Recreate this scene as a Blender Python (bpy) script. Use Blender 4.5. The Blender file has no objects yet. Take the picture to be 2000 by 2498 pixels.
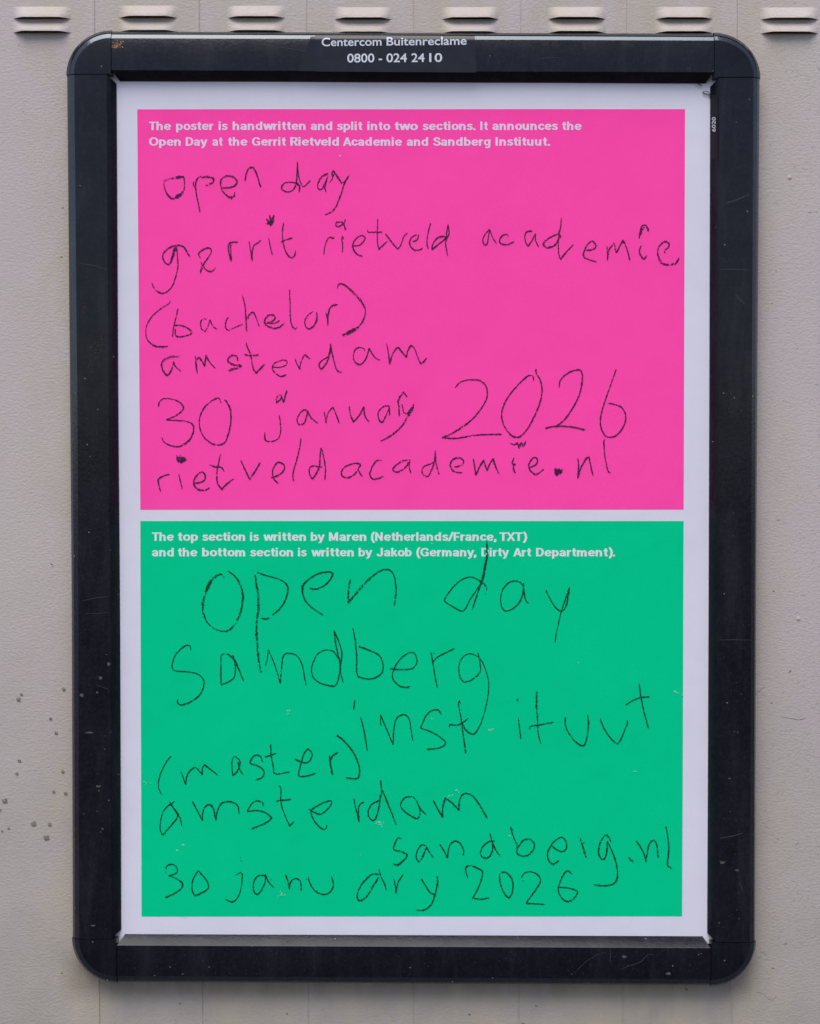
import bpy, bmesh, math, random
from mathutils import Vector, noise
from math import radians as R, sin, cos, pi
random.seed(7)
sc = bpy.context.scene
col = sc.collection

# ---------------------------------------------------------------- camera
PITCH = R(1.33); FPX = 50.0/36.0*2498.0; CX, CY = 1000.0, 1249.0
D = 1.96; CZ = 1.345
cam = bpy.data.cameras.new('camera'); camo = bpy.data.objects.new('camera', cam); col.objects.link(camo)
cam.sensor_fit = 'VERTICAL'; cam.sensor_height = 36.0; cam.sensor_width = 36.0; cam.lens = 50.0
cam.clip_start = 0.05; cam.clip_end = 500
camo.location = (0, -D, CZ); camo.rotation_euler = (pi/2-PITCH, 0, 0)
sc.camera = camo
# ---------------------------------------------------------------- sky, sun, exposure
SUN_EL, SUN_AZ = R(61), R(197)
w = bpy.data.worlds.new('World'); sc.world = w; w.use_nodes = True
nt = w.node_tree; bg = nt.nodes['Background']
sky = nt.nodes.new('ShaderNodeTexSky'); sky.sky_type = 'NISHITA'; sky.sun_disc = False
sky.sun_elevation = SUN_EL; sky.sun_rotation = SUN_AZ
sky.air_density = 0.9; sky.dust_density = 2.2; sky.ozone_density = 1.2; sky.altitude = 0
nt.links.new(sky.outputs[0], bg.inputs[0]); bg.inputs[1].default_value = 0.08
sl = bpy.data.lights.new('sun', 'SUN'); sl.energy = 1.2; sl.angle = R(44); sl.color = (1, .985, .975)
so = bpy.data.objects.new('sun', sl); col.objects.link(so)
sd = Vector((sin(SUN_AZ)*cos(SUN_EL), cos(SUN_AZ)*cos(SUN_EL), sin(SUN_EL)))
so.rotation_euler = sd.to_track_quat('Z', 'Y').to_euler(); so.location = sd*5+Vector((0, 0, 1))
sc.view_settings.view_transform = 'Standard'; sc.view_settings.look = 'None'
sc.view_settings.gamma = 1; sc.view_settings.exposure = 1.30

# ---------------------------------------------------------------- measuring helper: photo measure -> real point on the plane y=-h
def P(px, py, h=0.0):
    x = (px-CX)/FPX; y = (CY-py)/FPX
    dx, dy, dz = x, cos(PITCH)+y*sin(PITCH), -sin(PITCH)+y*cos(PITCH)
    t = (-h+D)/dy
    return Vector((dx*t, -h, CZ+dz*t))
U = D/FPX       # metres per photo unit at the wall

# ---------------------------------------------------------------- object helpers
def link(name, me, mats=None, parent=None, **props):
    o = bpy.data.objects.new(name, me); col.objects.link(o)
    if mats:
        for m in (mats if isinstance(mats, (list, tuple)) else [mats]): me.materials.append(m)
    if parent: o.parent = parent
    for k, v in props.items(): o[k] = v
    return o
def empty(name, label, cat, **props):      # things sit at the world origin: part meshes carry true coordinates
    o = bpy.data.objects.new(name, None); col.objects.link(o)
    o['label'] = label; o['category'] = cat
    for k, v in props.items(): o[k] = v
    return o
def mesh(name, verts, faces, smooth=False, uvs=None):
    me = bpy.data.meshes.new(name); me.from_pydata([tuple(v) for v in verts], [], faces)
    if smooth: me.polygons.foreach_set('use_smooth', [True]*len(me.polygons))
    if uvs is not None:
        uv = me.uv_layers.new(name='UVMap')
        for l in me.loops: uv.data[l.index].uv = uvs[l.vertex_index]
    me.update(); return me
def fixn(me):
    bm = bmesh.new(); bm.from_mesh(me); bmesh.ops.recalc_face_normals(bm, faces=bm.faces); bm.to_mesh(me); bm.free(); return me
def box_me(name, x0, x1, y0, y1, z0, z1):
    v = [(x, y, z) for x in (x0, x1) for y in (y0, y1) for z in (z0, z1)]
    f = [(0,1,3,2), (4,6,7,5), (0,4,5,1), (2,3,7,6), (0,2,6,4), (1,5,7,3)]
    return fixn(mesh(name, v, f))

# ---------------------------------------------------------------- materials
class NT:
    def __init__(s, name):
        s.m = bpy.data.materials.new(name); s.m.use_nodes = True; s.t = s.m.node_tree
        s.b = s.t.nodes['Principled BSDF']; s.c = s.t.nodes.new('ShaderNodeTexCoord')
    def n(s, typ, **kw):
        n = s.t.nodes.new(typ)
        for k, v in kw.items():
            if k.startswith('i_'): n.inputs[k[2:].replace('_', ' ')].default_value = v
            elif k.startswith('n_'): n.inputs[int(k[2:])].default_value = v
            else: setattr(n, k, v)
        return n
    def l(s, a, b): s.t.links.new(a, b)
    def noise(s, scale, detail=3, rough=.5, stretch=(1, 1, 1), dist=0, off=(0, 0, 0)):
        mp = s.n('ShaderNodeMapping'); mp.inputs['Scale'].default_value = stretch; mp.inputs['Location'].default_value = off
        s.l(s.c.outputs['Object'], mp.inputs[0])
        n = s.n('ShaderNodeTexNoise'); n.inputs['Scale'].default_value = scale; n.inputs['Detail'].default_value = detail
        n.inputs['Roughness'].default_value = rough; n.inputs['Distortion'].default_value = dist
        s.l(mp.outputs[0], n.inputs['Vector']); return n.outputs['Fac']
    def vor(s, scale, stretch=(1, 1, 1), feature='F1', rnd=1):
        mp = s.n('ShaderNodeMapping'); mp.inputs['Scale'].default_value = stretch
        s.l(s.c.outputs['Object'], mp.inputs[0])
        n = s.n('ShaderNodeTexVoronoi', feature=feature); n.inputs['Scale'].default_value = scale; n.inputs['Randomness'].default_value = rnd
        s.l(mp.outputs[0], n.inputs['Vector']); return n.outputs['Distance']
    def ramp(s, f, stops):
        r = s.n('ShaderNodeMapRange'); r.clamp = True
        (a, va), (b, vb) = stops
        for i, v in zip((1, 2, 3, 4), (a, b, va, vb)): r.inputs[i].default_value = v
        s.l(f, r.inputs[0]); return r.outputs[0]
    def math(s, op, a, b=None):
        m = s.n('ShaderNodeMath', operation=op)
        for i, v in ((0, a), (1, b)):
            if v is None: continue
            if isinstance(v, (int, float)): m.inputs[i].default_value = v
            else: s.l(v, m.inputs[i])
        return m.outputs[0]
    def mix(s, f, a, b, mode='MIX'):
        m = s.n('ShaderNodeMix', data_type='RGBA', blend_type=mode)
        for i, v in ((0, f), (6, a), (7, b)):
            if isinstance(v, (int, float)): m.inputs[i].default_value = v
            elif isinstance(v, tuple): m.inputs[i].default_value = (*v, 1)
            else: s.l(v, m.inputs[i])
        return m.outputs[2]
    def bump(s, hgt, dist, strength=1, nrm=None):
        b = s.n('ShaderNodeBump'); b.inputs['Distance'].default_value = dist; b.inputs['Strength'].default_value = strength
        s.l(hgt, b.inputs['Height'])
        if nrm: s.l(nrm, b.inputs['Normal'])
        return b.outputs[0]
    def col(s, c):
        if isinstance(c, tuple): s.b.inputs['Base Color'].default_value = (*c, 1)
        else: s.l(c, s.b.inputs['Base Color'])
    def set(s, rough=None, spec=None, normal=None):
        if rough is not None:
            if isinstance(rough, (int, float)): s.b.inputs['Roughness'].default_value = rough
            else: s.l(rough, s.b.inputs['Roughness'])
        if spec is not None: s.b.inputs['Specular IOR Level'].default_value = spec
        if normal is not None: s.l(normal, s.b.inputs['Normal'])
        return s.m

def wall_paint(name):
    n = NT(name)
    big = n.noise(3.0, 4, .6)
    mid = n.noise(14, 4, .6, (1, 1, .8))
    c = n.mix(n.ramp(big, ((.35, 0), (.65, 1))), (.412, .350, .350), (.420, .368, .338))
    c = n.mix(n.math('MULTIPLY', n.ramp(mid, ((.45, 0), (.75, 1))), .25), c, (.36, .32, .27))
    # dirt caught in the texture: small horizontal squiggles, more of them low and to the right
    sep = n.n('ShaderNodeSeparateXYZ'); n.l(n.c.outputs['Object'], sep.inputs[0])
    zone = n.math('ADD', n.ramp(sep.outputs[0], ((.1, 0), (.56, .6))), n.ramp(sep.outputs[2], ((1.35, 0), (.62, .55))))
    zone = n.math('MULTIPLY', zone, n.ramp(n.noise(5, 3, .6, off=(4, 0, 2)), ((.3, .5), (.7, 1.15))))
    fleck = n.noise(150, 3, .6, (1, 1, 2.3), 1.2, (1, 2, 3))
    fl = n.ramp(fleck, ((.60, 0), (.68, 1)))
    fl = n.math('MULTIPLY', fl, n.math('ADD', n.math('MULTIPLY', zone, .62), .04))
    c = n.mix(fl, c, (.13, .115, .085))
    rare = n.ramp(n.noise(62, 2, .5, (1, 1, 1.6), .8, (7, 1, 5)), ((.735, 0), (.76, 1)))
    c = n.mix(n.math('MULTIPLY', rare, n.math('ADD', n.math('MULTIPLY', zone, .8), .15)), c, (.06, .055, .045))
    c = n.mix(n.math('MULTIPLY', n.ramp(sep.outputs[2], ((1.25, 0), (.6, 1))), n.ramp(n.noise(11, 4, .6, off=(2, 5, 1)), ((.3, .45), (.65, 1)))), c, (.300, .268, .235))
    ax = n.math('ABSOLUTE', sep.outputs[0])
    band = n.math('MULTIPLY', n.ramp(ax, ((.545, 0), (.475, 1))), n.ramp(n.noise(17, 4, .65, (1, 1, .45), off=(8, 5, 3)), ((.38, 0), (.62, .8))))
    c = n.mix(band, c, (.38, .325, .255))
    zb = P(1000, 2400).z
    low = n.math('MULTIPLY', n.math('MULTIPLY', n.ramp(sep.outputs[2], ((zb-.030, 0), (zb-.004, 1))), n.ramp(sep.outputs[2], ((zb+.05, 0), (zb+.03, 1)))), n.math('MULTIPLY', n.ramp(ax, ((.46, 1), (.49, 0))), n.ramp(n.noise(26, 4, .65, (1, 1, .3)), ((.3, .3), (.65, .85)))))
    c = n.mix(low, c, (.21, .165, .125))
    rust = n.math('MULTIPLY', n.ramp(n.noise(9, 5, .7, off=(0, 3, 9)), ((.6, 0), (.8, .5))), n.ramp(sep.outputs[2], ((1.1, 0), (.7, 1))))
    c = n.mix(rust, c, (.32, .22, .17))
    n.col(c)
    h1 = n.noise(190, 3, .55, (1, 1, 1.6), .5)
    h2 = n.noise(330, 2, .5)
    hh = n.math('ADD', h1, n.math('MULTIPLY', h2, .35))
    b = n.bump(hh, .0016, .42)
    b = n.bump(n.noise(7, 2, .5), .004, .25, b)
    return n.set(.62, .3, b)
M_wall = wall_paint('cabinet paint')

def plastic(name, c1, c2, dust=.06, r=.14, spec=.17):
    n = NT(name)
    sm = n.noise(16, 6, .7, (1, 1, 1), .8)
    c = n.mix(n.math('MULTIPLY', n.ramp(sm, ((.4, 0), (.75, 1))), .8), c1, c2)
    stv = n.noise(34, 5, .7, (1, 1, .16), .4, (3, 0, 1))
    c = n.mix(n.math('MULTIPLY', n.ramp(stv, ((.5, 0), (.72, 1))), .55), c, (.019, .0185, .024))
    gr = n.noise(240, 4, .65)
    c = n.mix(n.math('MULTIPLY', n.ramp(gr, ((.45, 0), (.8, 1))), dust), c, (.11, .11, .125))
    v = n.vor(75); sel = n.noise(40, 0, .5, off=(3, 3, 3))
    dots = n.math('MULTIPLY', n.ramp(v, ((.045, 1), (.075, 0))), n.ramp(sel, ((.56, 0), (.62, 1))))
    c = n.mix(n.math('MULTIPLY', dots, .55), c, (.36, .33, .31))
    n.col(c)
    rr = n.ramp(n.noise(30, 5, .7), ((.3, r-.05), (.7, r+.10)))
    bmp = n.bump(n.noise(260, 3, .6), .0006, .25)
    return n.set(rr, spec, bmp)
M_plastic = plastic('black plastic', (.0042, .0046, .0085), (.0095, .0098, .0150))
M_cap = plastic('black cap plastic', (.0042, .0048, .0082), (.007, .008, .012), .04, .11)
M_edge = plastic('plastic edge highlight', (.010, .011, .016), (.018, .019, .026), .10, .07, .62)  # same black plastic; gloss and paler base put in for the sky highlight
M_edge.node_tree.nodes['Principled BSDF'].inputs['Specular Tint'].default_value = (.80, .92, 1.0, 1)  # blue of the sky reflection put into the specular colour
M_back = NT('dark liner'); M_back.col((.01, .01, .012)); M_back = M_back.set(.7, .3)

def paper(name, c1, c2, spec=.08):
    n = NT(name)
    f = n.noise(420, 3, .6, (1, 1, 2.2))
    g = n.noise(20, 4, .6)
    c = n.mix(n.ramp(f, ((.35, 0), (.68, 1))), c1, c2)
    dk = tuple(v*.94 for v in c1)
    c = n.mix(n.math('MULTIPLY', n.ramp(g, ((.45, 0), (.7, 1))), .30), c, dk)
    n.col(c)
    b = n.bump(f, .0003, .3)
    cr = n.noise(9, 3, .5, (1, 1, .55), .5)
    b = n.bump(cr, .008, .28, b)
    return n.set(.75, spec, b)
M_paper = paper('poster paper', (.575, .555, .635), (.615, .59, .66))
M_pink = paper('pink print', (.86, .052, .315), (.90, .066, .345))
M_green = paper('green print', (.0003, .468, .206), (.0006, .505, .226), .03)
def flat(name, c, rough=.6, spec=.25):
    n = NT(name); n.col(c); return n.set(rough, spec)
M_lettp = flat('lettering lilac', (.64, .52, .66))
M_lettg = flat('lettering pale', (.60, .63, .65))
M_white = flat('white film lettering', (.52, .54, .60), .5)
M_chip = flat('bare paper', (.30, .60, .48))
M_dirt = flat('dried mud', (.15, .13, .095), .9)
M_faint = flat('faint crack dirt', (.22, .19, .165), .9)
M_dirt2 = flat('grey splash', (.075, .068, .068), .9)
M_scr = flat('scratched plastic', (.032, .033, .038), .7)
M_rust = flat('orange lichen', (.30, .17, .07), .9)
M_leaf = flat('dry leaf', (.045, .035, .045), .8)

def charcoal(name, c, thr):
    n = NT(name)
    uv = n.n('ShaderNodeUVMap'); sep = n.n('ShaderNodeSeparateXYZ'); n.l(uv.outputs[0], sep.inputs[0])
    e = n.math('ABSOLUTE', n.math('SUBTRACT', n.math('MULTIPLY', sep.outputs[0], 2.0), 1.0))
    cov = n.math('SUBTRACT', sep.outputs[1], n.math('MULTIPLY', n.math('POWER', e, 3.0), .50))
    g = n.math('ADD', n.math('MULTIPLY', n.math('SUBTRACT', n.noise(620, 3, .6, (1, 1, 1.3)), .5), 1.9), .5)
    a = n.ramp(n.math('ADD', cov, g), ((thr, 0), (thr+.16, 1)))
    n.col(c); n.set(.8, .15)
    n.l(a, n.b.inputs['Alpha'])
    return n.m
M_char_p = charcoal('charcoal on pink', (.050, .011, .052), 1.23)
M_char_g = charcoal('charcoal on green', (.004, .036, .023), 1.23)

# ---------------------------------------------------------------- ground
n = NT('pavement'); n.col(n.mix(n.noise(8, 6, .6), (.055, .053, .05), (.085, .082, .078)))
M_ground = n.set(.9, .2, n.bump(n.noise(60, 4, .6), .003, .5))
me = mesh('pavement', [(-300, -300, 0), (300, -300, 0), (300, 300, 0), (-300, 300, 0)], [(0, 1, 2, 3)])
link('pavement', me, M_ground, kind='structure')

# ---------------------------------------------------------------- the cabinet with its louvres
cab = empty('utility_cabinet', 'beige textured metal cabinet with a row of louvres, behind the poster frame', 'cabinet')
WX, ZT, ZB = 0.92, 2.16, 0.12
LX = [(31, 174), (290, 433.5), (554, 696), (814.5, 955.5), (1077, 1217), (1336, 1478), (1598, 1739), (1854, 1997)]
LY1 = [45.5, 43.2, 43.5, 47, 46.6, 46.3, 46.3, 47.4]
holes = []
for (a, b), y1 in zip(LX, LY1):
    for k in (0, 1):
        yb = y1+k*34.2
        p = P(a, yb); q = P(b, yb)
        holes.append((p.x, q.x, p.z, p.z+ (29 if k == 0 else 28)*U, k))
def louvre_shape(u, v):      # u 0..1 across, v 0 top .. 1 lip
    e = min(u, 1-u)
    s = min(1.0, e/.215)
    s = s*s*(3-2*s)
    s = .20*min(1, e/.06)+.80*s
    tv = v**0.92
    top = min(1.0, e/.07)
    return (s*tv**1.1*1.0)*(1 - .10*max(0, v-.8)/.2) * (0.35+.65*top)
HL = .0099
for x0, x1, z0, z1, k in holes:
    NU, NV = 30, 9; V = []; F = []; hv = random.uniform(.9, 1.08); tw = random.uniform(-.10, .10)
    for side in (0, 1):
        for j in range(NV+1):
            for i in range(NU+1):
                u, v = i/NU, j/NV
                h = HL*hv*(1+tw*(u-.5))*louvre_shape(u, v)*(1+.05*noise.noise(Vector((x0*9+u*5, v*2, k*3))))
                z = z1+(z0-z1)*v
                # the lip sags a little towards its ends
                V.append((x0+(x1-x0)*u, -h+side*.0011, z+(-.0004 if side else 0)))
    n1 = (NU+1)*(NV+1)
    for j in range(NV):
        for i in range(NU):
            a = j*(NU+1)+i
            F.append((a, a+NU+1, a+NU+2, a+1)); F.append((n1+a, n1+a+1, n1+a+NU+2, n1+a+NU+1))
    for i in range(NU):
        a = NV*(NU+1)+i; F.append((a, n1+a, n1+a+1, a+1))
    me = mesh('louvre', V, F, True)
    try: me.set_sharp_from_angle(angle=R(50))
    except Exception: pass
    link('louvre', me, M_wall, cab)
# front panel: one sheet with the openings left out
xs = sorted({-WX, WX}|{v for h in holes for v in h[:2]})
V = []; F = []; cache = {}
def vid(x, z):
    k = (round(x, 6), round(z, 6))
    if k not in cache: cache[k] = len(V); V.append((x, 0, z))
    return cache[k]
for i in range(len(xs)-1):
    xa, xb = xs[i], xs[i+1]; xm = (xa+xb)/2
    hs = sorted([h for h in holes if h[0] <= xm <= h[1]], key=lambda h: h[2])
    zs = ZB
    for h in hs:
        F.append((vid(xa, zs), vid(xb, zs), vid(xb, h[2]), vid(xa, h[2]))); zs = h[3]
    F.append((vid(xa, zs), vid(xb, zs), vid(xb, ZT), vid(xa, ZT)))
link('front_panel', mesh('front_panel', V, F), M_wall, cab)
# body: sides, top, back, so it is dark inside
V = [(-WX, 0, ZB), (WX, 0, ZB), (WX, 0, ZT), (-WX, 0, ZT), (-WX, .45, ZB), (WX, .45, ZB), (WX, .45, ZT), (-WX, .45, ZT)]
F = [(0, 3, 7, 4), (1, 5, 6, 2), (3, 2, 6, 7), (0, 4, 5, 1), (4, 7, 6, 5)]
link('cabinet_body', mesh('cabinet_body', V, F), M_wall, cab)
link('plinth', box_me('plinth', -WX+.03, WX-.03, .03, .42, 0, ZB-.001), M_ground, cab)
# pressed seams running down the sheet
for px, hgt, wd in ((241, .0014, 9), (493.5, .0010, 3.5), (751, .0008, 3.5), (1008, .0007, 3.5), (1265, .0009, 4), (1519, .0009, 4), (1783, .0014, 9)):
    x = P(px, 2430).x; hw = wd*U/2
    pr = [(-hw*1.6, .0001), (-hw, hgt*.2), (-hw*.3, hgt), (hw*.25, hgt*.95), (hw*.7, hgt*.1), (hw, -.0), (hw*1.9, .0001)]
    V = []; F = []
    for z in (ZB, ZT):
        for dx, h in pr: V.append((x+dx, -h-.00005, z))
    m = len(pr)
    for i in range(m-1): F.append((i, i+1, m+i+1, m+i))
    # leave the pressing out where a louvre is cut: seams lie between the louvres
    link('seam', mesh('seam', V, F), M_wall, cab)

# mud splashes and paint blisters on the cabinet (photo measure, radius, kind)
def blob(px, py, rx, rz, h0, bulge, mat, parent, name, h_off=.0003, jag=.18, rot=0.0):
    c = P(px, py, h0); N = 12; V = [(c.x, -h0-bulge*U, c.z)]; F = []
    ph = random.random()*6
    for ring, rr in ((1, .6), (2, 1.0)):
        for i in range(N):
            a = 2*pi*i/N; r = rr*(1+jag*sin(3*a+ph)*.6+jag*random.uniform(-.5, .5))
            dx, dz = rx*U*r*cos(a), rz*U*r*sin(a)
            V.append((c.x+dx*cos(rot)-dz*sin(rot), -h0-(bulge*U*(.7 if ring == 1 else 0))-(.00012), c.z+dx*sin(rot)+dz*cos(rot)))
    for i in range(N):
        j = (i+1) % N
        F.append((0, 1+i, 1+j)); F.append((1+i, 1+N+i, 1+N+j, 1+j))
    return link(name, fixn(mesh(name, V, F, True)), mat, parent)
mud = NT('mud splash'); mud.col(mud.mix(mud.ramp(mud.noise(500, 2, .6), ((.4, 0), (.6, 1))), (.22, .205, .175), (.13, .12, .10))); M_mud = mud.set(.9, .1)
for x, y, r in ((52, 1694, 4), (45, 1706, 6), (155, 1681, 5), (123, 1753, 4), (137, 1788, 4.5), (153, 1882, 4.5), (47, 1856, 4.5), (41, 1887, 4.5), (131, 1931, 4.2), (160, 1935, 5),
                (12, 1953, 7), (82, 2009, 7), (121, 2011, 5), (113, 2043, 7.5), (21, 2020, 3.2), (5, 2027, 3), (0.5, 1976, 3)):
    blob(x, y, r, r*.85, 0, .9, M_mud, cab, 'mud_splash')
    blob(x+.5, y+r*.62, r*.95, r*.30, .0003+.9*U*.4, .5, M_dirt, cab, 'mud_splash')
for x, y, r in ((153, 507, 2.6), (149, 627, 3), (126, 1377, 2.6), (129, 1382, 2), (1887, 1442, 3), (1928, 1637, 3), (1925, 1640, 2.3), (1882, 1715, 2.6), (1897, 2046, 2.2), (1850, 1400+97/2.7, 1.8), (1916, 2302, 3), (1886, 2362, 3), (151, 2374, 3), (500, 2404, 2.6), (439, 2448, 3), (1145, 2475, 4), (1308, 2454, 3), (1276, 2497, 4), (700, 2473, 3), (1674, 2413, 5), (58, 273, 1.5), (45, 110, 1.5), (1917, 175, 1.6), (1893, 660, 1.8), (1883, 740, 2), (1945, 850, 2)):
    blob(x, y, r, r*.55, 0, .3, M_dirt, cab, 'dirt_fleck', rot=random.uniform(-.6, .6))
for x, y, r in ((1926, 433, 6), (1947, 1509, 6.5)):
    blob(x, y, r, r*.95, 0, 1.8, M_wall, cab, 'paint_blister', jag=.08)
for pts in (((1845, 2420), (1862, 2425), (1874, 2436), (1884, 2441), (1894, 2430)), ((1905, 1748), (1925, 1752), (1948, 1756), (1966, 1753)), ((1440+400, 1700), (1850, 1688), (1866, 1674))):
    V = []; F = []
    for i, (x, y) in enumerate(pts):
        wv = .8*(1-abs(2*i/(len(pts)-1)-1)*.6)
        V += [P(x, y-wv, .0004), P(x, y+wv, .0002)]
    F = [(2*i, 2*i+1, 2*i+3, 2*i+2) for i in range(len(pts)-1)]
    link('paint_crack', mesh('paint_crack', V, F), M_faint, cab)

# ---------------------------------------------------------------- the snap frame
fr = empty('display_frame', 'black plastic poster frame with rounded corner caps mounted on the cabinet', 'picture frame')
HO, HC, HF, HB = .0245, .0296, .032, .0178
def lerp_line(pts):          # pts: [(s, value)] -> function with linear interpolation / extrapolation
    pts = sorted(pts)
    def f(s):
        for i in range(len(pts)-1):
            if s <= pts[i+1][0] or i == len(pts)-2:
                (a, va), (b, vb) = pts[i], pts[i+1]; return va+(vb-va)*(s-a)/(b-a)
    return f
def vline(lst, h): return lerp_line([(P(x, y, h).z, P(x, y, h).x) for y, x in lst])   # x as a function of z
def hline(lst, h): return lerp_line([(P(x, y, h).x, P(x, y, h).z) for x, y in lst])   # z as a function of x
LNS = {
 'L': [vline([(190, 163.3), (1000, 170.8), (1500, 174.6), (2290, 177.2)], HO), vline([(190, 172), (1000, 179), (1500, 182), (2290, 185)], HC),
       vline([(190, 181), (1000, 188.5), (1500, 191), (2290, 193)], HF), vline([(190, 261), (1000, 266.2), (1500, 270), (2290, 273)], HF),
       vline([(190, 284), (1000, 288.4), (1500, 292.7), (2290, 295.5)], HB)],
 'R': [vline([(190, 1853), (850, 1848), (1450, 1844.5), (2290, 1842)], HO), vline([(190, 1846), (850, 1842), (1450, 1839.5), (2290, 1837)], HC),
       vline([(190, 1838), (850, 1834.5), (1450, 1832), (2290, 1829)], HF), vline([(190, 1754), (850, 1752.6), (1450, 1749.6), (2290, 1746)], HF),
       vline([(190, 1732.5), (850, 1730.6), (1450, 1728.6), (2290, 1725)], HB)],
 'T': [hline([(270, 76), (900, 79), (1742, 81.5)], HO), hline([(270, 83.5), (900, 86), (1742, 90)], HC), hline([(270, 93.5), (900, 95.5), (1742, 99.5)], HF),
       hline([(270, 172.5), (1000, 175), (1742, 177.5)], HF), hline([(270, 198), (1000, 200.5), (1742, 203.5)], HB)],
 'B': [hline([(284, 2396), (1735, 2404)], HO), hline([(284, 2391), (1735, 2399)], HC), hline([(284, 2381), (1735, 2389)], HF),
       hline([(284, 2305), (1735, 2311.5)], HF), hline([(284, 2278.5), (1735, 2284)], HB)],
}
CC = {'TL': P(270.8, 180.5, HF), 'TR': P(1742.3, 188, HF), 'BL': P(284, 2291.5, HF), 'BR': P(1735, 2300, HF)}
def chamfer(t, lift=0.0):      # a nearly flat chamfer whose upper end rolls into the face
    return HC+lift*1.0+(HF-HC)*(1-(1-t)**1.0)
def profile(side, s, out):
    """points (cross position, height) from the outer foot to the inner foot at station s"""
    O, Cc, Fl, In, B = [f(s) for f in LNS[side]]
    pr = [(O, .0012), (O, HO-.001), (O-out*.0008, HO+.0006), (Cc+out*.0010, HC), (Cc, HC-(.0006 if side == 'T' else .0001))]
    for k in range(1, 9):
        t = (k-1)/7; pr.append((Cc+(Fl-Cc)*(.06+.94*t), chamfer(t)))
    sg = -out
    pr += [(In-sg*.0008, HF), (In, HF-.0007), (B, HB), (B-sg*.001, HB-.0012)]
    return pr
def rail(side):
    vert = side in 'LR'
    out = {'L': -1, 'R': 1, 'T': 1, 'B': -1}[side]
    if vert:
        c = 'L' if side == 'L' else 'R'
        a, b = CC['B'+c].z+.0007, CC['T'+c].z-.0007
    else:
        a, b = CC[side+'L'].x+.0007, CC[side+'R'].x-.0007
    NS = 14; V = []; F = []
    for i in range(NS+1):
        s = a+(b-a)*i/NS
        pr = profile(side, s, out)
        for k, (c, h) in enumerate(pr):
            ss = s
            m = len(pr)
            if k >= m-2:                       # inner bevel is mitred back at both ends
                if i == 0: ss = s+15*U
                if i == NS: ss = s-15*U
            elif k == m-3:
                if i == 0: ss = s+1*U
                if i == NS: ss = s-1*U
            V.append((c, -h, ss) if vert else (ss, -h, c))
    for i in range(NS):
        for k in range(m-1):
            q = i*m+k; F.append((q, q+1, q+m+1, q+m))
    F.append(tuple(range(m))); F.append(tuple(range(NS*m+m-1, NS*m-1, -1)))
    me = fixn(mesh('rail', V, F, True)); me.set_sharp_from_angle(angle=R(24))
    o = link('rail', me, [M_plastic, M_edge], fr)
    for i in range(NS):
        for k in range(m-1): me.polygons[i*(m-1)+k].material_index = 1 if 2 <= k <= 11 else 0
    return o
rails = {s: rail(s) for s in 'LRTB'}
rails['B']['label'] = 'lower rail, its upward bevel catching grey light'
rails['T']['label'] = 'upper rail carrying the phone number sticker'
def cap(cn):
    c = CC[cn]; vs, hs = cn[1], cn[0]
    ox = -1 if vs == 'L' else 1; oz = 1 if hs == 'T' else -1
    lift = .0011
    def radii(line_i, extra=0):
        return abs(LNS[vs][line_i](c.z)-c.x)+extra, abs(LNS[hs][line_i](c.x)-c.z)+extra
    rO, rC, rF = radii(0, .0009), radii(1, .0006), radii(2, .0002)
    prof = [(rO, .0012), (rO, HO+.0002), ((rO[0]-.0008, rO[1]-.0008), HO+.0016), ((rC[0]+.0010, rC[1]+.0010), HC+lift), (rC, HC+lift-(.0006 if cn[0] == 'T' else .0001))]
    for k in range(1, 9):
        t = (k-1)/7; q = .06+.94*t
        prof.append(((rC[0]+(rF[0]-rC[0])*q, rC[1]+(rF[1]-rC[1])*q), chamfer(t, lift)))
    NA = 28; V = []; F = []; m = len(prof)
    for i in range(NA+1):
        a = pi/2*i/NA
        for (ra, rb), h in prof: V.append((c.x+ox*ra*cos(a), -h, c.z+oz*rb*sin(a)))
    for i in range(NA):
        for k in range(m-1):
            q = i*m+k; F.append((q, q+1, q+m+1, q+m))
    ci = len(V); V.append((c.x-ox*0, -(HF+lift), c.z)); cb = len(V); V.append((c.x, -.0012, c.z))
    for i in range(NA): F.append((i*m+m-1, ci, (i+1)*m+m-1))
    F.append(tuple(range(m))+(ci, cb)); F.append(tuple(range(NA*m+m-1, NA*m-1, -1))+(cb, ci))
    me = fixn(mesh('corner_cap', V, F, True)); me.set_sharp_from_angle(angle=R(24))
    o = link('corner_cap', me, [M_cap, M_edge], fr)
    for i in range(NA):
        for k in range(m-1): me.polygons[i*(m-1)+k].material_index = 1 if 2 <= k <= 11 else 0
    return o
caps = {k: cap(k) for k in CC}
a, b = P(185, 1249), P(1832, 1249)
t_, b_ = P(1000, 98), P(1000, 2380)
V = []
for y in (-.0158, -.0015):
    for cx_, cz_ in ((a.x, 1), (a.x, 0), (b.x, 0), (b.x, 1)):
        q = .062; sx = 1 if cx_ == a.x else -1; z = t_.z if cz_ else b_.z; sz = -1 if cz_ else 1
        pp = [(cx_, y, z+sz*q), (cx_+sx*.018, y, z+sz*.018), (cx_+sx*q, y, z)]
        V += pp if (sx == 1) == bool(cz_) else pp[::-1]
# order the ring by angle so the outline is clean
def ring(vs): return sorted(vs, key=lambda p: math.atan2(p[2]-1.3, p[0]))
V = ring(V[:12])+ring(V[12:])
F = [tuple(range(12)), tuple(range(23, 11, -1))]+[(i, (i+1) % 12, 12+(i+1) % 12, 12+i) for i in range(12)]
link('back_board', fixn(mesh('back_board', V, F)), M_back, fr)

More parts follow.
